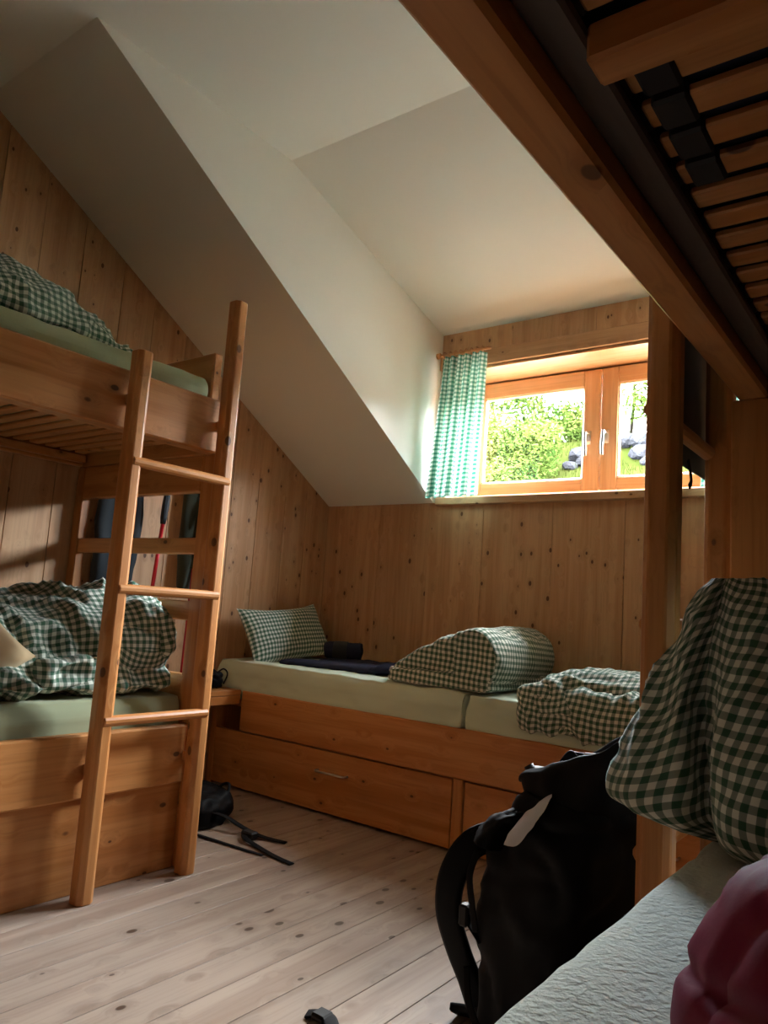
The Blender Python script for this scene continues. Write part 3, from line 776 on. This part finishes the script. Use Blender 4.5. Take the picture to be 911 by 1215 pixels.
def roll_rows(t0, t1, r0, ends=True):
    out = []
    for t_, k in (((t0, .3), (t0 + .01, .8), (t0 + .06, 1.), ((t0 + t1) / 2, 1.03), (t1 - .06, 1.), (t1 - .01, .8), (t1, .3)) if ends else ((t0, 1.), ((t0 + t1) / 2, 1.02), (t1, 1.))):
        c = ax0 + (ax1 - ax0) * t_
        out.append([tuple(c + (s_ * math.cos(a) * 1.15 + u_ * math.sin(a)) * r0 * k) for a in np.linspace(0, 2 * math.pi, 11)[:-1]])
    return out
loft('roll', roll_rows(0, 1, .042), M_NAVY, rl, 40, 40, True, wr_disp(.005, 14., .002, 30., 3.))
loft('patch', roll_rows(.25, .62, .0465, False), M_SLATE, rl, 40, 14, True, None, True)
tag(rl.children[-1], 'grey band')

# ================================================================== THE CORNER BEHIND THE LEFT BUNK
# trekking poles, leaning on the shelf against the wall
def trek(p0, p1, label):
    p0, p1 = Vector(p0), Vector(p1); d = p1 - p0
    t = thing('trekking_pole', p0, label, 'trekking pole', 'red trekking poles')
    L = lambda f: tuple(p0 + d * f)
    tube('shaft', [L(.02), L(.40)], .0075, M_RED, t, 10); tube('shaft', [L(.40), L(.80)], .009, M_RED, t, 10)
    tube('clamp', [L(.385), L(.415)], .0125, M_RUB, t, 10)
    tube('grip', [L(.79), L(.82), L(.88), L(.94), L(.985), L(1.0)], [.011, .0155, .0165, .0145, .0185, .012], M_RUB, t, 12)
    tube('tip', [L(0), L(.03)], [.003, .006], M_STEEL, t, 8)
    tube('strap', [L(.97), tuple(Vector(L(.95)) + Vector((.02, -.02, -.05))), tuple(Vector(L(.90)) + Vector((.025, -.02, -.10))), tuple(Vector(L(.93)) + Vector((.01, -.01, 0)))], 0, M_WEB, t, 8, (.012, .002, (1, 0, 0)), per=5)
trek((.19, -1.385, .479), (.195, -1.325, 1.43), 'red trekking pole with black grip, left of the pair behind the bunk end')
trek((.10, -1.075, .479), (.085, -1.045, 1.44), 'red trekking pole beside the hanging jacket, right of the pair')
def hung(name, cx, cy, ztop, zbot, w0, w1, mat, label, seed):
    """a garment hanging from a wall peg, gathered at the top"""
    t = thing(name, (.0, cy, zbot), label, 'jacket', 'jackets hung by the bunk end')
    rows = []
    for f, ww, dd in ((0, .02, .012), (.03, .04, .02), (.12, .75 * w0, .03), (.35, w0, .035), (.7, (w0 + w1) / 2, .035), (.95, w1, .03), (1., w1 * .9, .02)):
        z = ztop + (zbot - ztop) * f
        rows.append([(cx + dd * math.sin(a), cy + ww * math.cos(a), z) for a in np.linspace(0, 2 * math.pi, 13)[:-1]])
    loft('body', rows, mat, t, 56, 50, True, lambda p, u, v: fold((p[0], p[1], p[2] * .25), .010, 11., seed, .6, .8) - .003)
    # sleeve
    tube('sleeve', [(cx + .02, cy + w0 * .6, ztop - .12), (cx + .03, cy + w0 * .75, ztop - .3), (cx + .03, cy + w1 * .7, zbot + .22), (cx + .03, cy + w1 * .65, zbot + .10)], [.03] * 6 + [.032] * 6 + [.027] * 7, mat, t, 12, per=6)
    pg = tube('peg', [(-.001, cy, ztop - .02), (cx + .03, cy, ztop - .01)], .010, W_BED['X'], t, 10)
hung('hanging_jacket', .085, -1.50, 1.56, .80, .10, .085, M_SLATE, 'dark slate jacket hanging from a peg behind the bunk end', 5.)
hung('hanging_jacket', .05, -1.075, 1.52, .95, .05, .04, M_OLIVE, 'dark mottled olive jacket hanging at the right of the red poles', 9.)
# small black bag on the shelf
bg_ = thing('pouch', (.10, -.90, .479), 'small black pouch sitting on the low shelf by the back bed', 'bag')
loft('body', [ell(.10, -.92, .05, .07, .480), ell(.10, -.92, .065, .085, .49), ell(.10, -.92, .065, .085, .525), ell(.105, -.92, .05, .065, .555), ell(.105, -.92, .02, .03, .565)], M_BLACK, bg_, 40, 30, True, wr_disp(.008, 15., .004, 30., 5.), True, .4795)
tube('cord', [(.12, -.87, .55), (.13, -.84, .57), (.14, -.82, .545), (.15, -.85, .50)], .004, M_WEB, bg_, 8, per=5)
# small pack lying on the floor below the shelf
sp = thing('daypack', (.5, -1.3, 0), 'small black daypack lying on the floor beside the left ladder', 'backpack')
loft('body', [ell(.50, -1.28, .12, .16, .003), ell(.50, -1.28, .14, .19, .02), ell(.50, -1.28, .14, .19, .07), ell(.49, -1.28, .12, .16, .115), ell(.49, -1.28, .06, .09, .13)], M_BLACK, sp, 56, 40, True, wr_disp(.014, 8., .005, 18., 6.), True, .001)
def rib(name, pts, w_, th, parent, up=(0, 0, 1), mat=None, per=6): return tube(name, pts, 0, mat or M_WEB, parent, 8, (w_, th, up), per=per)
rib('strap', [(.60, -1.30, .07), (.68, -1.25, .05), (.78, -1.23, .022), (.87, -1.22, .010), (.965, -1.19, .004)], .026, .005, sp)
rib('strap', [(.66, -1.385, .006), (.78, -1.375, .005), (.92, -1.365, .004), (1.01, -1.355, .004)], .018, .003, sp)
rib('strap', [(.80, -1.235, .018), (.84, -1.29, .016), (.93, -1.31, .008), (1.04, -1.335, .006), (1.145, -1.345, .004)], .024, .004, sp)
bk = box('buckle', (.80, -1.275, .004), (.862, -1.235, .030), M_RUB, sp, r=.005)
tube('handle', [(.52, -1.18, .10), (.54, -1.15, .135), (.58, -1.15, .14), (.61, -1.19, .09)], .006, M_WEB, sp, 8, per=5)

# loose strap end on the floor in the foreground
fs = thing('strap_end', (1.89, -2.02, 0), 'short black strap end lying on the foreground floor', 'strap')
rib('webbing', [(1.845, -2.03, .004), (1.87, -2.02, .010), (1.90, -2.02, .012), (1.93, -2.04, .007), (1.97, -2.07, .004)], .035, .005, fs)
box('clip', (1.862, -2.04, .003), (1.902, -2.0, .018), M_RUB, fs, r=.005)

# ================================================================== LARGE BACKPACK
bp = thing('backpack', (2.36, -1.84, 0), 'large black trekking backpack standing open beside the right bunk', 'backpack')
def rr(cx, cy, hx, hy, z, r=.35, rot=0.): 
    o = rrect(-hx, hx, -hy, hy, min(hx, hy) * .6, 2); c_, s__ = math.cos(rot), math.sin(rot)
    return [(cx + a * c_ - b * s__, cy + a * s__ + b * c_, z) for a, b in o]
RT = -.35
rows = [rr(2.375, -1.82, .11, .13, .004, rot=RT), rr(2.375, -1.82, .135, .155, .02, rot=RT), rr(2.375, -1.82, .145, .165, .10, rot=RT), rr(2.375, -1.83, .150, .165, .25, rot=RT), rr(2.38, -1.84, .150, .160, .38, rot=RT), rr(2.395, -1.85, .135, .15, .47, rot=RT), rr(2.415, -1.86, .120, .135, .53, rot=RT), rr(2.43, -1.86, .105, .12, .56, rot=RT)]
loft('body', rows, M_BLACK, bp, 84, 60, True, wr_disp(.010, 8., .004, 18., 91.), True, .001)
# open collar: a flaring cloth tube above the body
def flr(z, hx, hy, cx, cy, dz): return [(a, b, z + dz * ((a - cx) * .9 + (b - cy) * .1) / .12 + .015 * math.cos(3 * k)) for k, (a, b, _) in enumerate(rr(cx, cy, hx, hy, 0, rot=RT))]
rows = [flr(.545, .105, .12, 2.43, -1.86, 0), flr(.59, .115, .118, 2.425, -1.86, .012), flr(.63, .128, .105, 2.425, -1.865, .04), flr(.655, .14, .09, 2.425, -1.87, .065), flr(.652, .134, .084, 2.425, -1.87, .062), flr(.60, .115, .09, 2.425, -1.865, .02), flr(.56, .095, .10, 2.43, -1.86, 0)]
loft('collar', rows, M_BLACK, bp, 70, 40, True, lambda p, u, v: fold(p, .005, 12., 95., .8), False)
rows = [ell(2.43, -1.86, .08, .085, .575), ell(2.425, -1.86, .07, .07, .60), ell(2.43, -1.86, .03, .03, .615)]
loft('contents', rows, M_LINER, bp, 36, 20, True, wr_disp(.012, 14., .004, 30., 97.), True)
tag(bp.children[-1], 'pale grey stuff bag inside the open top')
# buckles on the collar rim
tube('rim_toggle', [(2.296, -1.862, .583), (2.282, -1.862, .603)], .011, M_RUB, bp, 10)
tube('rim_toggle', [(2.556, -1.905, .722), (2.560, -1.915, .745)], .011, M_RUB, bp, 10)
# grey lining flap on the shoulder
rows = [[(2.310, -2.012, .478), (2.312, -2.018, .477), (2.314, -2.024, .475)], [(2.320, -2.000, .506), (2.334, -2.022, .498), (2.346, -2.034, .484)], [(2.340, -1.990, .535), (2.358, -2.015, .528), (2.366, -2.026, .512)], [(2.366, -1.982, .560), (2.376, -2.000, .556), (2.386, -2.014, .545)], [(2.388, -1.975, .580), (2.392, -1.982, .580), (2.396, -1.99, .577)]]
tag(loft('lining_flap', rows, M_LINER, bp, 16, 30, False, lambda p, u, v: fold(p, .0025, 30., 99., .6), False), 'pale grey lining flap')
V = [(2.415, -1.915, .60), (2.475, -1.935, .61), (2.47, -1.93, .665), (2.43, -1.918, .66)]
tag(mesh_obj('card', V + [(a, b + .004, c) for a, b, c in V], [[0, 1, 2, 3], [7, 6, 5, 4], [0, 4, 5, 1], [1, 5, 6, 2], [2, 6, 7, 3], [3, 7, 4, 0]], M_WHITEC, bp), 'white card sticking out of the open top')
lid = loft('lid', [[(2.20, -1.88, .44), (2.215, -1.97, .455), (2.26, -2.0, .45), (2.28, -1.9, .43)], [(2.235, -1.88, .49), (2.25, -1.96, .505), (2.29, -1.99, .50), (2.31, -1.9, .47)], [(2.29, -1.88, .515), (2.31, -1.95, .53), (2.34, -1.97, .525), (2.35, -1.9, .50)]], M_BLACK, bp, 36, 24, True, wr_disp(.004, 20., .002, 40., 101.), True)
# shoulder straps on the left, thick and padded
rib('shoulder_strap', [(2.245, -1.90, .46), (2.19, -1.93, .43), (2.152, -1.94, .36), (2.140, -1.93, .28), (2.150, -1.90, .20), (2.165, -1.86, .12), (2.172, -1.82, .04)], .062, .018, bp, (0, 1, .2), M_BLACK)
rib('shoulder_strap', [(2.245, -1.80, .45), (2.20, -1.78, .41), (2.185, -1.77, .33), (2.19, -1.77, .25), (2.21, -1.78, .16), (2.235, -1.80, .08)], .055, .016, bp, (0, 1, .2), M_BLACK)
rib('load_strap', [(2.215, -1.945, .43), (2.205, -1.96, .38), (2.215, -1.965, .33), (2.225, -1.96, .27)], .015, .003, bp, (0, 1, 0))
rib('load_strap', [(2.175, -1.90, .17), (2.20, -1.93, .12), (2.235, -1.94, .07)], .018, .003, bp, (0, 1, 0))
rib('load_strap', [(2.165, -1.92, .29), (2.20, -1.94, .275), (2.235, -1.95, .25)], .02, .004, bp, (0, 0, 1))
rib('hip_belt', [(2.25, -1.86, .07), (2.20, -1.83, .05), (2.16, -1.80, .03), (2.12, -1.785, .018), (2.09, -1.785, .012)], .07, .02, bp, (0, .6, 1), M_BLACK)
box('buckle', (2.178, -1.955, .268), (2.20, -1.930, .312), M_RUB, bp, r=.004)
rib('hip_belt', [(2.20, -1.90, .05), (2.16, -1.92, .03), (2.11, -1.90, .018)], .05, .014, bp, (0, .6, 1), M_BLACK)

# cloth hung over the top rung of the right ladder
hc = thing('hanging_cloth', (2.58, -1.8, 1.29), 'dark grey cloth hung over the top rung of the right ladder', 'cloth')
V = []; F = []; UV = []
prof = [(2.556, 1.285), (2.552, 1.33), (2.556, 1.42), (2.556, 1.52), (2.560, 1.64)]
nu_, nv_ = 26, 20
prof = spline([(a, 0, b) for a, b in prof], 5)
for j, (a, _, b) in enumerate(prof):
    for i in range(nu_):
        u = i / (nu_ - 1); y = -1.955 + u * .46
        V.append((a + .006 * math.sin(u * 9 + j * .15) - .004, y, b + .006 * math.sin(u * 5)))
n0 = len(V)
for v in V[:n0]: V.append((v[0] + .005, v[1], v[2]))
nr = len(prof)
for o in (0, n0):
    for j in range(nr - 1):
        for i in range(nu_ - 1):
            a = o + j * nu_ + i; f = [a, a + 1, a + nu_ + 1, a + nu_]; F.append(f if o else f[::-1])
for i in range(nu_ - 1):
    F.append([i, i + 1, n0 + i + 1, n0 + i]); a = (nr - 1) * nu_ + i; F.append([a, n0 + a, n0 + a + 1, a + 1])
for j in range(nr - 1):
    a = j * nu_; F.append([a, n0 + a, n0 + a + nu_, a + nu_]); a = j * nu_ + nu_ - 1; F.append([a, a + nu_, n0 + a + nu_, n0 + a])
mesh_obj('cloth', V, F, M_GREY, hc, smooth=True)
rib('strap', [(2.558, -1.685, 1.30), (2.559, -1.668, 1.275), (2.560, -1.664, 1.255), (2.560, -1.68, 1.240)], .014, .004, hc, (1, 0, 0), M_WEB)

# ================================================================== OUTSIDE THE WINDOW
def leafmat(name, c1, c2):
    t = NT(name)
    co = t.n('TexCoord').outputs['Object']
    n1 = t.n('TexNoise', _Scale=1.7, _Detail=3.0); t.l(co, n1.inputs['Vector'])
    c = t.mix(t.smooth(n1.outputs['Fac'], .35, .65), c1, c2)
    t.bsdf(c, .9, 0.)
    return t.m
M_LEAF = [leafmat('leaf_green', (.010, .021, .004), (.022, .030, .006)), leafmat('leaf_light', (.020, .031, .006), (.034, .041, .010)), leafmat('needle_green', (.008, .020, .007), (.014, .027, .008))]
M_BARK = plain('bark', (.006, .0045, .0035), .9, 0.)
M_ROCK = plain('hill_rock', (.009, .009, .010), .9, 0., bump=(6., .6, .05))
M_GRASS = leafmat('meadow', (.0055, .0075, .0014), (.0080, .0092, .0024))
M_ZINC = plain('zinc', (.012, .013, .0135), .6, 0.)
def gz(x, y):
    z = .3 + max(0, y - 1.2) * .50
    if y > 7.2: z = 3.3 + .36 * min(1, (y - 7.2) / .4) + .30 * max(0., min(1, (y - 7.6) / 1.)) + .05 * min(y - 7.2, 6.)
    return z + .10 * mnoise.noise(Vector((x * .5, y * .5, 3.)))
V = []; F = []
nx, ny = 60, 70
for j in range(ny):
    yy = .5 + 34 * (j / (ny - 1)) ** 1.5
    for i in range(nx):
        xx = -24 + 44 * i / (nx - 1); V.append((xx, yy, gz(xx, yy)))
for j in range(ny - 1):
    for i in range(nx - 1):
        a = j * nx + i; F.append([a, a + 1, a + nx + 1, a + nx])
tag(mesh_obj('hillside', V, F, M_GRASS, smooth=True), 'grassy hillside rising outside the window', kind='structure')
V = [(-9, .36, .30), (11, .36, .30), (11, 4.6, 2.02), (-9, 4.6, 2.02), (11, 1.3, .36), (-9, 1.3, .36)]  # bright ground out of view, added to reflect sky light up to the ceiling
tag(mesh_obj('bounce_ground', [(x_, y_, z_ + (.12 if y_ > 2 else .1)) for x_, y_, z_ in V], [[0, 1, 4, 5], [5, 4, 2, 3]], plain('pale_bounce', (.33, .345, .30), .9, bump=(40., .6, .02))), 'unseen pale ground added below the window to bounce daylight inside', kind='structure')
gv = thing('gutter', (1.5, .8, 1.7), 'pale metal gutter just outside the window', 'gutter')
tube('channel', [(-1.5, .82, 1.715), (4.2, .82, 1.715)], .022, M_ZINC, gv, 10)
for gx in (-.2, 1.0, 2.2, 3.4): box('bracket', (gx - .012, .45, 1.66), (gx + .012, .82, 1.69), M_ZINC, gv, r=.002)
# rocks on the bank
def rock_mesh(seed, r):
    bm = bmesh.new(); bmesh.ops.create_icosphere(bm, subdivisions=2, radius=r)
    for v in bm.verts:
        v.co *= 1 + .35 * mnoise.noise(v.co / r * 1.3 + Vector((seed, 0, 0))); v.co.z *= .7
    me = bpy.data.meshes.new('rock'); bm.to_mesh(me); bm.free(); me.materials.append(M_ROCK); return me
rocks = [rock_mesh(s * 3.1, 1.0) for s in range(4)]
rnd = random.Random(5)
spots = []
for k in range(30):
    xx = -1.5 + rnd.random() * 3.2; yy = 7.0 + rnd.random() * .6
    spots.append((xx, yy, .10 + .12 * rnd.random()))
for k, (xx, yy, s) in enumerate(spots):
    o = bpy.data.objects.new('rock', rocks[k % 4]); COL.objects.link(o)
    o.location = (xx, yy, gz(xx, yy) + s * .25); o.scale = (s, s, s); o.rotation_euler = (0, 0, rnd.random() * 6)
    tag(o, 'grey boulder on the bank outside the window', 'rock', 'boulders on the bank outside')
def leaf_cloud(crowns, n, size, rn):
    V = []; F = []
    tot = sum(c[3] ** 2 for c in crowns)
    for (cx, cy, cz, r, sq) in crowns:
        for _ in range(int(n * r * r / tot)):
            d = Vector((rn.gauss(0, 1), rn.gauss(0, 1), rn.gauss(0, 1))).normalized()
            q = Vector((cx, cy, cz)) + Vector((d.x * r, d.y * r, d.z * r * sq)) * (rn.random() ** .45) * (1 + .25 * mnoise.noise(d * 2.5))
            a = Vector((rn.gauss(0, 1), rn.gauss(0, 1), rn.gauss(0, .6))).normalized(); b = a.orthogonal().normalized()
            s = size * (.6 + .8 * rn.random()); o = len(V)
            V += [(q - a * s)[:], (q + b * s * .5)[:], (q + a * s)[:], (q - b * s * .5)[:]]; F.append([o, o + 1, o + 2, o + 3])
    return V, F
def tree(x, y, h, r, kind, label, n=7000, size=.03):
    rn = random.Random(int(x * 97 + y * 31 + h * 7)); z = gz(x, y) - .05
    t = thing('tree', (x, y, z), label, 'tree', 'trees outside the window')
    tube('trunk', [(x, y, z), (x + .05, y, z + h * .4), (x - .04, y + .03, z + h * .75), (x, y, z + h * .95)], [.035, .028, .018, .006], M_BARK, t, 8)
    if kind == 2: cr_ = [(x, y, z + h * (.22 + .16 * k), r * (1.05 - .2 * k), .8) for k in range(5)]
    else: cr_ = [(x + rn.gauss(0, r * .4), y + rn.gauss(0, r * .3), z + h * (.12 + .72 * rn.random()), r * (.45 + .3 * rn.random()), .9) for _ in range(8)]
    V, F = leaf_cloud(cr_, n, size, rn); mesh_obj('foliage', V, F, M_LEAF[kind], t)
P_ = [(-4.4, 7.2, 2.3, 1.0, 1, 'leafy light green tree at the far left of the window view'),
      (-3.6, 8.3, 2.0, .85, 0, 'leafy green tree at the left edge of the left pane'),
      (-2.95, 6.2, 1.2, .65, 1, 'bushy light green shrub low in the left pane'),
      (-2.3, 6.3, .95, .6, 1, 'low light green shrub in the middle of the left pane'),
      (-1.75, 6.4, .85, .5, 0, 'small green shrub low beside the window handle'),
      (-2.95, 9.0, 1.75, .6, 0, 'green tree farther behind in the left pane'),
      (-1.95, 8.6, .95, .5, 0, 'small green tree low behind the left window handle'),
      (-1.05, 8.4, 1.9, .7, 1, 'light green tree seen at the left of the right pane'),
      (-.6, 8.4, 1.9, .75, 0, 'green tree beyond the bank, hidden mostly by the near ladder pole'),
      (.25, 8.5, 1.9, .8, 1, 'light green tree beyond the bank in the right pane'),
      (1.2, 8.6, 1.5, .7, 0, 'green tree beyond the bank behind the right ladder'),
      (-6.2, 9.5, 2.0, .9, 2, 'dark conifer on the hillside left of the window view'),
      (2.6, 10., 2.0, .9, 2, 'dark conifer on the hillside right of the window view')]
for a in P_: tree(*a)
# tufts of grass: nobody could count them
V = []; F = []
rn = random.Random(2)
for _ in range(5000):
    xx = -4.5 + rn.random() * 7; yy = 5.2 + rn.random() * 5
    z = gz(xx, yy); hgt = .06 + .10 * rn.random(); o = len(V); dx = rn.gauss(0, .03)
    V += [(xx - .008, yy, z - .01), (xx + .008, yy, z - .01), (xx + dx, yy + rn.gauss(0, .02), z + hgt)]; F.append([o, o + 1, o + 2])
tag(mesh_obj('grass', V, F, M_GRASS), 'long grass on the bank outside the window', 'grass', kind='stuff')
